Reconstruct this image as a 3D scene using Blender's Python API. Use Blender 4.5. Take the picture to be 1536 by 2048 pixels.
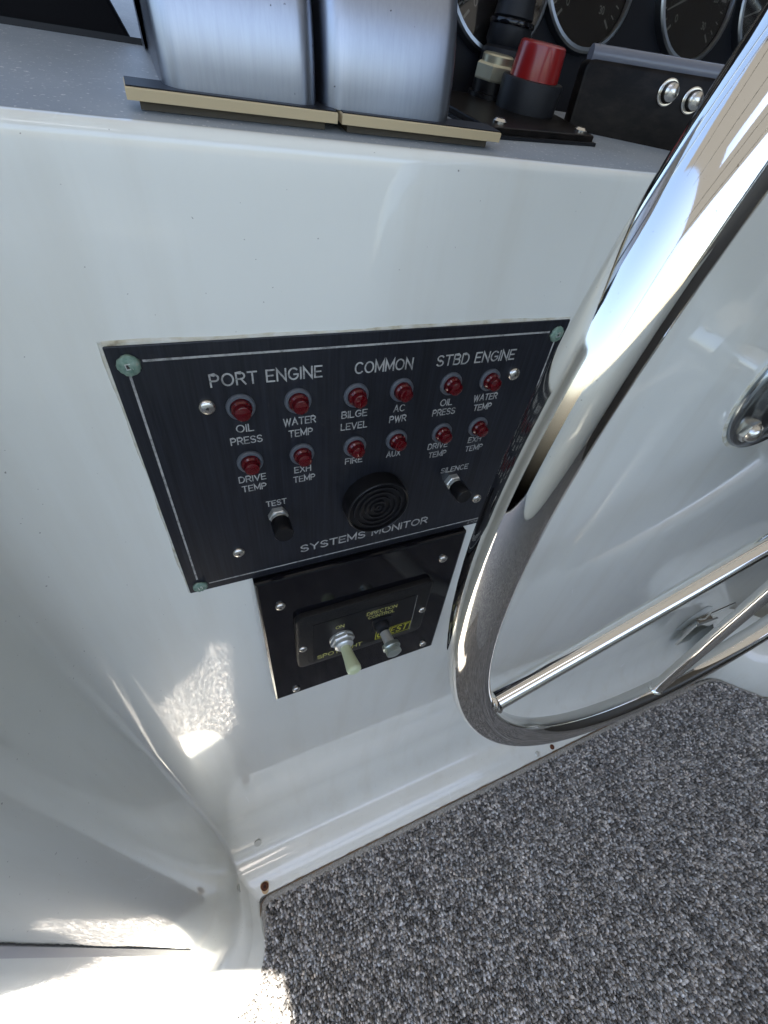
import bpy, bmesh, math, random
import numpy as np
from mathutils import Vector, Matrix
random.seed(7); rng = np.random.default_rng(7)
PI = math.pi
scn = bpy.context.scene
C = scn.collection
for o in list(bpy.data.objects): bpy.data.objects.remove(o)

# ------------------------------------------------------------------ camera
# X runs right along the console face, Y into it, Z up; the face is the plane y = 0, metres.
cd = bpy.data.cameras.new('camera'); cam = bpy.data.objects.new('camera', cd); C.objects.link(cam)
rx = Vector((0.918154, -0.199430, 0.342374))
R = ((0.91815449, -0.38237683, 0.10382818), (-0.19943020, -0.67241640, -0.71279995), (0.34237396, 0.63375400, -0.69363963))
right, down, fwd = Vector(R[0]), Vector(R[1]), Vector(R[2])
m = Matrix((right, -down, -fwd)).transposed().to_4x4()
m.translation = (0.02606193, -0.16236708, 0.06866732)
cam.matrix_world = m
cd.sensor_fit = 'VERTICAL'; cd.sensor_height = 36.0; cd.lens = 36.0 * 857.95 / 2048.0
cd.clip_start = 0.005; cd.clip_end = 2000
scn.camera = cam

# ------------------------------------------------------------------ sky, sun, exposure
SUN = Vector((0.0, -0.360, 0.933)).normalized()
w = bpy.data.worlds.new('World'); scn.world = w; w.use_nodes = True
nt = w.node_tree
sky = nt.nodes.new('ShaderNodeTexSky'); sky.sky_type = 'NISHITA'; sky.sun_disc = False
sky.sun_elevation = math.asin(SUN.z); sky.sun_rotation = math.radians(180)
sky.air_density = 1.0; sky.dust_density = 2.2; sky.ozone_density = 1.0
bg = nt.nodes['Background']; bg.inputs['Strength'].default_value = 0.05
nt.links.new(sky.outputs['Color'], bg.inputs['Color'])
ld = bpy.data.lights.new('sun', 'SUN'); ld.energy = 5.0; ld.angle = math.radians(0.5); ld.color = (1.0, 0.93, 0.82)
sun = bpy.data.objects.new('sun', ld); C.objects.link(sun)
sun.rotation_euler = SUN.to_track_quat('Z', 'Y').to_euler(); sun.location = (0, -2, 5)
vs = scn.view_settings
vs.view_transform = 'Standard'; vs.look = 'None'; vs.gamma = 1.0; vs.use_curve_mapping = False
vs.exposure = 3.2

# ------------------------------------------------------------------ materials
MATS = {}
def mat(name, col, rough=0.5, metal=0.0, coat=0.0, coat_rough=0.03, spec=0.5, build=None, **kw):
    if name in MATS: return MATS[name]
    M = bpy.data.materials.new(name); M.use_nodes = True
    b = M.node_tree.nodes['Principled BSDF']
    b.inputs['Base Color'].default_value = (*col, 1); b.inputs['Roughness'].default_value = rough
    b.inputs['Metallic'].default_value = metal; b.inputs['Coat Weight'].default_value = coat
    b.inputs['Coat Roughness'].default_value = coat_rough; b.inputs['Specular IOR Level'].default_value = spec
    for k, v in kw.items(): b.inputs[k].default_value = v
    if build: build(M.node_tree, b)
    MATS[name] = M
    return M
def N(nt, t, **props):
    n = nt.nodes.new(t)
    for k, v in props.items():
        if k in n.inputs: n.inputs[k].default_value = v
        else: setattr(n, k, v)
    return n
def ramp(nt, stops, fac):
    r = nt.nodes.new('ShaderNodeValToRGB'); e = r.color_ramp.elements
    while len(e) < len(stops): e.new(0.5)
    for i, (p, c) in enumerate(stops):
        e[i].position = p; e[i].color = c if len(c) == 4 else (*c, 1)
    nt.links.new(fac, r.inputs['Fac']); return r.outputs['Color']
def coords(nt, scale=(1, 1, 1)):
    tc = nt.nodes.new('ShaderNodeTexCoord'); mp = nt.nodes.new('ShaderNodeMapping'); mp.inputs['Scale'].default_value = scale
    nt.links.new(tc.outputs['Object'], mp.inputs['Vector']); return mp.outputs['Vector']
def noise(nt, vec, scale, detail=3.0, rough=0.5):
    n = nt.nodes.new('ShaderNodeTexNoise'); n.inputs['Scale'].default_value = scale; n.inputs['Detail'].default_value = detail; n.inputs['Roughness'].default_value = rough
    nt.links.new(vec, n.inputs['Vector']); return n.outputs['Fac']
def mixc(nt, fac, a, b):
    x = nt.nodes.new('ShaderNodeMix'); x.data_type = 'RGBA'
    if isinstance(fac, float): x.inputs[0].default_value = fac
    else: nt.links.new(fac, x.inputs[0])
    for i, v in ((6, a), (7, b)):
        if isinstance(v, tuple): x.inputs[i].default_value = (*v, 1)
        else: nt.links.new(v, x.inputs[i])
    return x.outputs[2]
def bump(nt, b, h, strength=0.1, dist=0.001, key='Normal'):
    n = nt.nodes.new('ShaderNodeBump'); n.inputs['Strength'].default_value = strength; n.inputs['Distance'].default_value = dist
    nt.links.new(h, n.inputs['Height']); nt.links.new(n.outputs['Normal'], b.inputs[key])

def b_gel(nt, b):
    v = coords(nt)
    big = noise(nt, v, 9.0, 4.0); fine = noise(nt, v, 420.0, 2.0); sp = noise(nt, v, 620.0, 1.0)
    base = ramp(nt, [(0.3, (0.71, 0.725, 0.675)), (0.7, (0.76, 0.775, 0.725))], big)
    # old yellowed wash marks running down, faint
    drip = noise(nt, coords(nt, (1, 1, 0.10)), 38.0, 5.0, 0.6)
    base = mixc(nt, ramp(nt, [(0.50, (0, 0, 0)), (0.78, (0.45,) * 3)], drip), base, (0.62, 0.60, 0.52))
    specks = ramp(nt, [(0.0, (0, 0, 0)), (0.775, (0, 0, 0)), (0.80, (1, 1, 1))], sp)
    base = mixc(nt, specks, base, (0.30, 0.29, 0.27))
    # hairline scratches: thin contour lines of a stretched noise, kept only in patches
    sc = noise(nt, coords(nt, (1.0, 1.0, 0.35)), 16.0, 1.0, 0.3); pt = noise(nt, v, 21.0, 2.0)
    ln = ramp(nt, [(0.4962, (0, 0, 0)), (0.5, (1, 1, 1)), (0.5038, (0, 0, 0))], sc)
    mk = ramp(nt, [(0.62, (0, 0, 0)), (0.68, (1, 1, 1))], pt)
    ml = nt.nodes.new('ShaderNodeMix'); ml.data_type = 'RGBA'; ml.blend_type = 'MULTIPLY'; ml.inputs[0].default_value = 1.0
    nt.links.new(ln, ml.inputs[6]); nt.links.new(mk, ml.inputs[7])
    base = mixc(nt, ml.outputs[2], base, (0.86, 0.87, 0.86))
    nt.links.new(base, b.inputs['Base Color'])
    rr = ramp(nt, [(0.35, (0.026,) * 3), (0.7, (0.055,) * 3)], big)
    nt.links.new(rr, b.inputs['Coat Roughness'])
    bump(nt, b, fine, 0.05, 0.0002)
gel = mat('white_gelcoat', (0.74, 0.745, 0.73), 0.30, coat=1.0, coat_rough=0.05, build=b_gel, **{"Coat IOR": 1.55})
def b_dash(nt, b):
    v = coords(nt); n1 = noise(nt, v, 25.0, 5.0); n2 = noise(nt, v, 650.0, 2.0, 0.7)
    c = ramp(nt, [(0.3, (0.25, 0.28, 0.31)), (0.7, (0.33, 0.36, 0.385))], n1)
    s = ramp(nt, [(0.62, (0, 0, 0)), (0.72, (1, 1, 1))], n2)
    nt.links.new(mixc(nt, s, c, (0.62, 0.62, 0.60)), b.inputs['Base Color'])
    bump(nt, b, n2, 0.25, 0.0003)
dashm = mat('dusty_non_skid_gelcoat', (0.36, 0.38, 0.39), 0.5, spec=0.4, build=b_dash)
def b_chrome(nt, b):
    v = coords(nt); n1 = noise(nt, v, 14.0, 5.0); n2 = noise(nt, v, 700.0, 2.0, 0.7)
    a = nt.nodes.new('ShaderNodeMath'); a.operation = 'MULTIPLY_ADD'
    nt.links.new(n1, a.inputs[0]); a.inputs[1].default_value = 0.14; a.inputs[2].default_value = -0.022; a.use_clamp = True
    nt.links.new(a.outputs[0], b.inputs['Roughness'])
    s = ramp(nt, [(0.72, (0, 0, 0)), (0.76, (1, 1, 1))], n2)
    nt.links.new(mixc(nt, s, (0.74, 0.72, 0.68), (0.40, 0.37, 0.33)), b.inputs['Base Color'])
    bump(nt, b, noise(nt, coords(nt, (1, 1, 0.15)), 1500.0, 2.0, 0.7), 0.012, 0.0002)
chrome = mat('polished_stainless', (0.74, 0.73, 0.71), 0.05, 1.0, build=b_chrome)
screwm = mat('bright_screw_metal', (0.62, 0.60, 0.56), 0.22, 1.0)
def b_panel(nt, b):
    v = coords(nt, (1, 1, 0.03)); n1 = noise(nt, v, 900.0, 4.0, 0.6); v2 = coords(nt); n2 = noise(nt, v2, 30.0, 4.0)
    nt.links.new(ramp(nt, [(0.35, (0.0065, 0.0075, 0.0105)), (0.75, (0.017, 0.019, 0.027))], n1), b.inputs['Base Color'])
    nt.links.new(ramp(nt, [(0.3, (0.30,) * 3), (0.7, (0.42,) * 3)], n2), b.inputs['Roughness'])
    bump(nt, b, n1, 0.22, 0.0002)
panelm = mat('black_brushed_anodised', (0.014, 0.015, 0.02), 0.35, 0.0, spec=0.38, build=b_panel)
def b_let(nt, b):
    n = noise(nt, coords(nt), 330.0, 3.0, 0.7)
    nt.links.new(ramp(nt, [(0.33, (0.17, 0.17, 0.165)), (0.5, (0.34, 0.34, 0.325)), (0.7, (0.42, 0.42, 0.40))], n), b.inputs['Base Color'])
letm = mat('engraved_pale_lettering', (0.36, 0.36, 0.34), 0.6, build=b_let)
yelm = mat('yellow_lettering', (0.45, 0.43, 0.14), 0.6)
yelb = mat('yellow_logo_ink', (0.46, 0.45, 0.04), 0.5)
lensm = mat('red_plastic_lens', (0.115, 0.0005, 0.004), 0.10, spec=0.5, coat=0.15, coat_rough=0.05, **{'Transmission Weight': 0.35, 'IOR': 1.49})
bezm = mat('grey_nylon_bezel', (0.075, 0.085, 0.10), 0.45)
blackp = mat('black_plastic', (0.006, 0.006, 0.007), 0.35, spec=0.3)
blackg = mat('black_gloss_acrylic', (0.003, 0.003, 0.005), 0.10, spec=0.35)
def b_pebble(nt, b):
    n = noise(nt, coords(nt), 900.0, 3.0); bump(nt, b, n, 0.35, 0.0004)
    nt.links.new(ramp(nt, [(0.4, (0.005, 0.005, 0.006)), (0.75, (0.016, 0.0155, 0.015))], n), b.inputs['Base Color'])
pebble = mat('pebbled_black_plastic', (0.015, 0.015, 0.016), 0.42, spec=0.3, build=b_pebble)
def b_verd(nt, b):
    n = noise(nt, coords(nt), 500.0, 4.0)
    nt.links.new(ramp(nt, [(0.35, (0.13, 0.22, 0.17)), (0.6, (0.24, 0.33, 0.27)), (0.75, (0.36, 0.36, 0.28))], n), b.inputs['Base Color'])
    bump(nt, b, n, 0.5, 0.0004)
verd = mat('verdigris_brass', (0.2, 0.3, 0.24), 0.6, 0.25, build=b_verd)
zinc = mat('dull_zinc', (0.66, 0.68, 0.66), 0.35, 0.75)
def b_brush(nt, b):
    v = coords(nt, (1, 1, 0.04)); n1 = noise(nt, v, 1100.0, 4.0, 0.65); n2 = noise(nt, coords(nt), 520.0, 1.0)
    c = ramp(nt, [(0.25, (0.32, 0.35, 0.41)), (0.75, (0.37, 0.40, 0.46))], n1)
    s = ramp(nt, [(0.77, (0, 0, 0)), (0.80, (1, 1, 1))], n2)
    nt.links.new(mixc(nt, s, c, (0.10, 0.10, 0.11)), b.inputs['Base Color']); bump(nt, b, n1, 0.08, 0.0002)
brushed = mat('brushed_aluminium', (0.58, 0.59, 0.62), 0.34, 1.0, build=b_brush)
beige = mat('beige_plastic', (0.50, 0.40, 0.24), 0.5)
brownf = mat('brown_gasket', (0.09, 0.075, 0.055), 0.7)
redm = mat('red_cap_plastic', (0.24, 0.006, 0.006), 0.3, spec=0.5, coat=0.3)
rubber = mat('black_rubber', (0.009, 0.010, 0.013), 0.5, spec=0.3)
def b_rust(nt, b):
    n = noise(nt, coords(nt), 700.0, 4.0)
    nt.links.new(ramp(nt, [(0.35, (0.035, 0.012, 0.006)), (0.6, (0.15, 0.045, 0.016)), (0.75, (0.25, 0.10, 0.04))], n), b.inputs['Base Color']); bump(nt, b, n, 0.8, 0.0006)
rust = mat('rusted_steel', (0.13, 0.04, 0.015), 0.85, build=b_rust)
def b_caulk(nt, b):
    n = noise(nt, coords(nt), 160.0, 4.0)
    nt.links.new(ramp(nt, [(0.4, (0.62, 0.62, 0.56)), (0.62, (0.50, 0.47, 0.36)), (0.72, (0.25, 0.21, 0.14))], n), b.inputs['Base Color'])
caulk = mat('old_sealant', (0.6, 0.58, 0.5), 0.7, build=b_caulk)
plugm = mat('grey_filler_plug', (0.52, 0.53, 0.49), 0.4)
def b_binding(nt, b):
    n = noise(nt, coords(nt, (1, 1, 1)), 420.0, 3.0, 0.7)
    nt.links.new(ramp(nt, [(0.35, (0.22, 0.21, 0.19)), (0.7, (0.46, 0.44, 0.40))], n), b.inputs['Base Color']); bump(nt, b, n, 0.6, 0.001)
binding = mat('carpet_backing_edge', (0.14, 0.14, 0.13), 0.9, build=b_binding)
def b_floor(nt, b):
    v = coords(nt, (1, 0.7, 1)); vo = nt.nodes.new('ShaderNodeTexVoronoi'); vo.inputs['Scale'].default_value = 290.0
    nt.links.new(v, vo.inputs['Vector'])
    sep = nt.nodes.new('ShaderNodeSeparateColor'); nt.links.new(vo.outputs['Color'], sep.inputs[0])
    nt.links.new(ramp(nt, [(0.0, (0.06, 0.062, 0.065)), (0.55, (0.20, 0.20, 0.20)), (0.8, (0.38, 0.38, 0.375)), (1.0, (0.58, 0.57, 0.55))], sep.outputs[0]), b.inputs['Base Color'])
floorm = mat('loop_carpet_sheet', (0.1, 0.1, 0.11), 0.9, spec=0.2, build=b_floor)
def b_tuft(nt, b):
    a = nt.nodes.new('ShaderNodeAttribute'); a.attribute_name = 'Col'; nt.links.new(a.outputs['Color'], b.inputs['Base Color'])
tuftm = mat('carpet_loop_yarn', (0.1, 0.1, 0.11), 0.75, spec=0.3, build=b_tuft)
darkdial = mat('black_dial', (0.007, 0.006, 0.006), 0.5, spec=0.2)
dialm = mat('pale_dial_marks', (0.11, 0.11, 0.10), 0.6)
glassm = mat('dial_glass', (1, 1, 1), 0.03, **{'Transmission Weight': 1.0, 'IOR': 1.45})
bezelm = mat('gauge_bezel_metal', (0.30, 0.32, 0.34), 0.28, 1.0)
def b_brk(nt, b):
    n = noise(nt, coords(nt, (1, 1, 2.5)), 70.0, 6.0, 0.7)
    nt.links.new(ramp(nt, [(0.4, (0.004, 0.0035, 0.0035)), (0.7, (0.018, 0.014, 0.012))], n), b.inputs['Base Color'])
brk = mat('scuffed_black_panel', (0.015, 0.014, 0.014), 0.35, spec=0.12, build=b_brk)
batm = mat('aged_nylon_toggle', (0.52, 0.57, 0.36), 0.4, **{'Subsurface Weight': 0.3, 'Subsurface Radius': (0.003, 0.004, 0.002)})
labelm = mat('pale_green_label', (0.42, 0.47, 0.46), 0.5)
def b_canvas(nt, b):
    tr = nt.nodes.new('ShaderNodeBsdfTranslucent'); tr.inputs['Color'].default_value = (0.43, 0.43, 0.42, 1)
    mx = nt.nodes.new('ShaderNodeMixShader'); mx.inputs[0].default_value = 0.085
    nt.links.new(b.outputs[0], mx.inputs[1]); nt.links.new(tr.outputs[0], mx.inputs[2])
    nt.links.new(mx.outputs[0], nt.nodes['Material Output'].inputs['Surface'])
shadem = mat('added_navy_canvas', (0.05, 0.06, 0.09), 0.8, build=b_canvas)  # added unseen sheet; its translucency supplies soft overhead light
blockm = mat('added_blocker_dark', (0.05, 0.042, 0.036), 0.45)  # for the added unseen panel, dark to hold back light

# ------------------------------------------------------------------ helpers
ROOT = {}
def thing(name, label, cat, loc=(0, 0, 0), group=None):
    o = bpy.data.objects.new(name, None); C.objects.link(o); o.location = loc; o.empty_display_size = 0.02
    o['label'] = label; o['category'] = cat
    if group: o['group'] = group
    ROOT[o] = Vector(loc); return o
def rootloc(p):
    while p.parent: p = p.parent
    return ROOT.get(p, Vector((0, 0, 0)))
def mesh_obj(name, me, parent=None, loc=None):
    o = bpy.data.objects.new(name, me); C.objects.link(o)
    if parent: o.parent = parent
    if loc is not None: o.location = loc
    return o
def newmesh(name, verts, faces, material, smooth=False, auto=None):
    me = bpy.data.meshes.new(name); me.from_pydata([tuple(v) for v in verts], [], faces); me.validate()
    if material: me.materials.append(material)
    if smooth:
        me.polygons.foreach_set('use_smooth', [True] * len(me.polygons))
        if auto:
            bm = bmesh.new(); bm.from_mesh(me)
            for e in bm.edges:
                if len(e.link_faces) == 2 and e.calc_face_angle(0) > auto: e.smooth = False
            bm.to_mesh(me); bm.free()
    me.update(); return me
def fixn(me):
    bm = bmesh.new(); bm.from_mesh(me); bmesh.ops.recalc_face_normals(bm, faces=bm.faces); bm.to_mesh(me); bm.free(); return me
def part(name, vf, material, parent, smooth=False, auto=math.radians(35)):
    """vf is in world coordinates; becomes a mesh child of parent"""
    verts, faces = vf; L = rootloc(parent) if parent else Vector((0, 0, 0))
    me = fixn(newmesh(name, [Vector(v) - L for v in verts], faces, material, smooth, auto))
    if smooth:
        bm = bmesh.new(); bm.from_mesh(me)
        for e in bm.edges: e.smooth = not (len(e.link_faces) == 2 and e.calc_face_angle(0) > auto)
        bm.to_mesh(me); bm.free()
    return mesh_obj(name, me, parent)
def join(*vfs):
    V = []; F = []
    for v, f in vfs:
        k = len(V); V += list(v); F += [tuple(i + k for i in q) for q in f]
    return V, F
def frame_from(axis):
    a = Vector(axis).normalized(); t = Vector((0, 0, 1)) if abs(a.z) < 0.9 else Vector((1, 0, 0))
    u = t.cross(a).normalized(); return u, a.cross(u), a
def lathe(prof, base, axis, n=32, cap0=True, cap1=True, rot=0.0, star=None):
    """prof: list of (radius, height along axis)"""
    u, v, a = frame_from(axis); base = Vector(base); V = []; F = []
    for r, h in prof:
        for i in range(n):
            t = 2 * PI * i / n + rot
            V.append(base + a * h + (u * math.cos(t) + v * math.sin(t)) * r)
    for k in range(len(prof) - 1):
        for i in range(n):
            j = (i + 1) % n; F.append((k * n + i, k * n + j, (k + 1) * n + j, (k + 1) * n + i))
    if cap0: F.append(tuple(range(n))[::-1])
    if cap1: F.append(tuple((len(prof) - 1) * n + i for i in range(n)))
    return V, F
def tube(path, rad, n=16, caps=True):
    V = []; F = []; P = [Vector(p) for p in path]; K = len(P)
    rr = rad if isinstance(rad, (list, tuple)) else [rad] * K
    prev = None
    for k in range(K):
        t = (P[min(k + 1, K - 1)] - P[max(k - 1, 0)]).normalized()
        if prev is None: u, v, _ = frame_from(t)
        else: u = (prev - t * prev.dot(t)).normalized(); v = t.cross(u)
        prev = u
        for i in range(n):
            a = 2 * PI * i / n; V.append(P[k] + (u * math.cos(a) + v * math.sin(a)) * rr[k])
    for k in range(K - 1):
        for i in range(n):
            j = (i + 1) % n; F.append((k * n + i, k * n + j, (k + 1) * n + j, (k + 1) * n + i))
    if caps: F.append(tuple(range(n))[::-1]); F.append(tuple((K - 1) * n + i for i in range(n)))
    return V, F
def box(x0, x1, y0, y1, z0, z1):
    V = [(x, y, z) for z in (z0, z1) for y in (y0, y1) for x in (x0, x1)]
    return V, [(0, 2, 3, 1), (4, 5, 7, 6), (0, 1, 5, 4), (2, 6, 7, 3), (0, 4, 6, 2), (1, 3, 7, 5)]
def prism(poly, o, u, v, n, h0, h1, bev=0.0):
    """polygon (a,b) in the frame o,u,v extruded along n from h0 to h1, bevelled on the h1 rim"""
    o, u, v, n = map(Vector, (o, u, v, n)); P = [Vector(p) for p in poly]; K = len(P)
    cen = sum(P, Vector((0, 0))) / K
    def ring(h, s):
        out = []
        for i in range(K):
            p, q, r = P[i - 1], P[i], P[(i + 1) % K]
            d1 = (q - p).normalized(); d2 = (r - q).normalized()
            n1 = Vector((-d1.y, d1.x)); n2 = Vector((-d2.y, d2.x)); mm = (n1 + n2)
            mm = mm / max(mm.length_squared, 1e-9) * 2
            sg = 1 if (cen - q).dot(mm) > 0 else -1
            w = q + mm * sg * s
            out.append(o + u * w.x + v * w.y + n * h)
        return out
    rings = [ring(h0, 0)] + ([ring(h1 - bev, 0), ring(h1 - bev * 0.3, bev * 0.3), ring(h1, bev)] if bev else [ring(h1, 0)])
    V = sum(rings, []); F = [tuple(range(K))]
    for k in range(len(rings) - 1):
        for i in range(K):
            j = (i + 1) % K; F.append((k * K + i, k * K + j, (k + 1) * K + j, (k + 1) * K + i))
    F.append(tuple((len(rings) - 1) * K + i for i in range(K)))
    return V, F
def rrect(x0, x1, y0, y1, r, n=6):
    out = []
    for cx, cy, a in ((x1 - r, y1 - r, 0), (x0 + r, y1 - r, 90), (x0 + r, y0 + r, 180), (x1 - r, y0 + r, 270)):
        for k in range(n + 1):
            t = math.radians(a + 90 * k / n); out.append((cx + r * math.cos(t), cy + r * math.sin(t)))
    return out
FX, FZ, FN = (1, 0, 0), (0, 0, 1), (0, -1, 0)     # frame of the console face, normal towards the helmsman

# ---- stroke lettering, engraver's style
def arc(cx, cy, rx_, ry, a0, a1, n=10):
    return [(cx + rx_ * math.cos(math.radians(a0 + (a1 - a0) * k / n)), cy + ry * math.sin(math.radians(a0 + (a1 - a0) * k / n))) for k in range(n + 1)]
G = {
 'A': (4.4, [[(0, 0), (2.2, 6), (4.4, 0)], [(0.75, 2.0), (3.65, 2.0)]]),
 'B': (3.8, [[(0, 0), (0, 6), (2.2, 6)] + arc(2.2, 4.6, 1.4, 1.4, 90, -90) + [(0, 3.2)], [(2.2, 3.2)] + arc(2.2, 1.6, 1.6, 1.6, 90, -90) + [(0, 0)]]),
 'C': (4.3, [arc(2.4, 3, 2.4, 3, 48, 312, 18)]),
 'D': (4.2, [[(0, 0), (0, 6), (1.8, 6)] + arc(1.8, 3, 2.4, 3, 90, -90, 14) + [(0, 0)]]),
 'E': (3.5, [[(3.5, 6), (0, 6), (0, 0), (3.5, 0)], [(0, 3.1), (2.9, 3.1)]]),
 'F': (3.4, [[(3.4, 6), (0, 6), (0, 0)], [(0, 3.1), (2.8, 3.1)]]),
 'G': (4.5, [arc(2.4, 3, 2.4, 3, 48, 330, 18) + [(4.5, 2.7), (2.7, 2.7)]]),
 'H': (4.0, [[(0, 0), (0, 6)], [(4, 0), (4, 6)], [(0, 3.1), (4, 3.1)]]),
 'I': (0.0, [[(0, 0), (0, 6)]]),
 'J': (3.0, [[(3, 6), (3, 1.5)] + arc(1.5, 1.5, 1.5, 1.5, 0, -180)]),
 'L': (3.2, [[(0, 6), (0, 0), (3.2, 0)]]),
 'M': (4.8, [[(0, 0), (0, 6), (2.4, 1.2), (4.8, 6), (4.8, 0)]]),
 'N': (4.1, [[(0, 0), (0, 6), (4.1, 0), (4.1, 6)]]),
 'O': (4.9, [arc(2.45, 3, 2.45, 3, 90, 450, 26)]),
 'P': (3.7, [[(0, 0), (0, 6), (2.1, 6)] + arc(2.1, 4.4, 1.6, 1.6, 90, -90) + [(0, 2.8)]]),
 'R': (3.9, [[(0, 0), (0, 6), (2.1, 6)] + arc(2.1, 4.4, 1.6, 1.6, 90, -90) + [(0, 2.8)], [(2.0, 2.8), (3.9, 0)]]),
 'S': (3.8, [arc(1.9, 4.5, 1.75, 1.5, 30, 270, 12) + arc(1.9, 1.5, 1.9, 1.5, 90, -150, 12)]),
 'T': (3.9, [[(0, 6), (3.9, 6)], [(1.95, 6), (1.95, 0)]]),
 'U': (4.0, [[(0, 6), (0, 2)] + arc(2, 2, 2, 2, 180, 360, 12) + [(4, 6)]]),
 'V': (4.4, [[(0, 6), (2.2, 0), (4.4, 6)]]),
 'W': (5.8, [[(0, 6), (1.45, 0), (2.9, 5.2), (4.35, 0), (5.8, 6)]]),
 'X': (4.0, [[(0, 0), (4, 6)], [(0, 6), (4, 0)]]),
 'Y': (4.2, [[(0, 6), (2.1, 3), (4.2, 6)], [(2.1, 3), (2.1, 0)]]),
 '0': (3.6, [arc(1.8, 3, 1.8, 3, 90, 450, 20)]),
 '1': (1.2, [[(0, 4.8), (1.2, 6), (1.2, 0)]]),
 '2': (3.6, [arc(1.8, 4.3, 1.7, 1.7, 160, -30, 10) + [(0, 0), (3.6, 0)]]),
 '5': (3.6, [[(3.2, 6), (0.4, 6), (0.2, 3.4)] + arc(1.7, 1.9, 1.8, 1.9, 130, -150, 12)]),
 '7': (3.6, [[(0, 6), (3.6, 6), (1.2, 0)]]),
 '8': (3.6, [arc(1.8, 4.5, 1.5, 1.5, 90, 450, 16), arc(1.8, 1.6, 1.8, 1.6, 90, 450, 16)]),
 '3': (3.6, [arc(1.7, 4.5, 1.6, 1.5, 150, -90, 10), arc(1.7, 1.55, 1.8, 1.55, 90, -150, 12)]),
}
def ribbon(pts, wd, closed):
    P = [Vector(p) for p in pts]
    if closed: P = P[:-1]
    K = len(P); L = []; Rr = []
    for i in range(K):
        a = P[i - 1] if (closed or i > 0) else None; c = P[(i + 1) % K] if (closed or i < K - 1) else None
        d1 = (P[i] - a).normalized() if a is not None else None; d2 = (c - P[i]).normalized() if c is not None else None
        d1 = d1 or d2; d2 = d2 or d1
        n1 = Vector((-d1.y, d1.x)); n2 = Vector((-d2.y, d2.x)); mm = n1 + n2
        mm = n1 if mm.length < 0.35 else mm / mm.length_squared * 2
        p = P[i]
        if not closed and i == 0: p = p - d1 * wd * 0.5
        if not closed and i == K - 1: p = p + d1 * wd * 0.5
        L.append(p + mm * wd / 2); Rr.append(p - mm * wd / 2)
    V = L + Rr; F = [(i, (i + 1) % K, K + (i + 1) % K, K + i) for i in range(K if closed else K - 1)]
    return V, F
def text_vf(s, x0, x1, z0, cap, y, wd=None, gap=1.5, space=3.2, slant=0.0, x_of=None):
    wd_g = (wd or 0.13 * cap) / cap * 6
    adv = 0; items = []
    for ch in s:
        if ch == ' ': adv += space; continue
        wch, st = G[ch]; items.append((adv, st)); adv += wch + gap
    total = adv - gap; k = cap / 6.0; kx = (x1 - x0) / total
    V = []; F = []; lift = 0
    for a, st in items:
        for pl in st:
            closed = (Vector(pl[0]) - Vector(pl[-1])).length < 1e-6
            # build in metric space so that stroke width is even
            pm = [((a + px) * kx, py * k) for px, py in pl]
            v, f = ribbon(pm, wd_g * k, closed); b = len(V)
            V += [(x0 + p.x + slant * p.y, y - 0.00001 * (lift % 2), z0 + p.y) for p in v]; F += [tuple(i + b for i in q) for q in f]; lift += 1
    return V, F
def text_part(s, x0, x1, z0, cap, y, material, parent, **kw):
    o = part('lettering', text_vf(s, x0, x1, z0, cap, y, **kw), material, parent); return o

def screw_mesh(name, r, h, material, slot='slot', rot=0.5):
    """pan-head screw, head along -Y, origin on the surface; recessed drive cut into the dome"""
    n = 28; V, F = lathe([(r, 0), (r, h * 0.35), (r * 0.9, h * 0.7), (r * 0.66, h * 0.93), (r * 0.30, h)], (0, 0, 0), FN, n)
    me = fixn(newmesh(name, V, F, material, True, math.radians(40)))
    return me
def drive_mesh(name, r, h, kind, rot, material):
    wv = r * 0.16; vfs = []
    c, s = math.cos(rot), math.sin(rot)
    if kind == 'square':
        vfs.append(prism([(-r * .3, -r * .3), (r * .3, -r * .3), (r * .3, r * .3), (-r * .3, r * .3)], (0, 0, 0), (c, 0, s), (-s, 0, c), FN, h * 0.6, h * 1.03))
    else:
        L = r * (0.92 if kind == 'slot' else 0.6)
        for q in range(1 if kind == 'slot' else 2):
            cc, ss = (c, s) if q == 0 else (-s, c)
            pts = []
            for t, hh in ((-1, h * (0.62 if kind == 'slot' else .9)), (-0.5, h * 0.96), (0, h * 1.02), (0.5, h * 0.96), (1, h * (0.62 if kind == 'slot' else .9))): pts.append((t * L, hh))
            V = []; F = []
            for t, hh in pts:
                for sd in (-1, 1): V.append((cc * t - ss * sd * wv, -hh - 0.00003 * q, ss * t + cc * sd * wv))
            for i in range(len(pts) - 1): F.append((2 * i, 2 * i + 1, 2 * i + 3, 2 * i + 2))
            vfs.append((V, F))
    V, F = join(*vfs); return newmesh(name, V, F, material)
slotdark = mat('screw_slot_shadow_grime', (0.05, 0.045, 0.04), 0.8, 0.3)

# ================================================================== floor and console
FLOOR = -0.75
CARPET_EDGE = [(0.86, -0.0845), (0.60, -0.0825), (0.20, -0.0815), (-0.026, -0.082), (-0.033, -0.087), (-0.0365, -0.10), (-0.0405, -0.12), (-0.050, -0.145), (-0.064, -0.163), (-0.088, -0.172), (-0.12, -0.1745), (-0.60, -0.176)]
RIGHT_EDGE = [(0.86, -0.0845), (0.905, -0.089), (0.925, -0.098), (0.95, -0.125), (0.985, -0.160), (1.05, -0.185), (1.5, -0.21)]
fl = newmesh('floor', [(-1.3, -1.42, FLOOR - 0.004), (2.2, -1.42, FLOOR - 0.004), (2.2, 0.2, FLOOR - 0.004), (-1.3, 0.2, FLOOR - 0.004)], [(0, 1, 2, 3)], floorm)
o = mesh_obj('floor', fl); o['kind'] = 'structure'

console = thing('helm_console', 'glossy white fibreglass helm console with grey dash top, rounded corner and floor flange', 'console', (0.4, 0.05, FLOOR))
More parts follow.
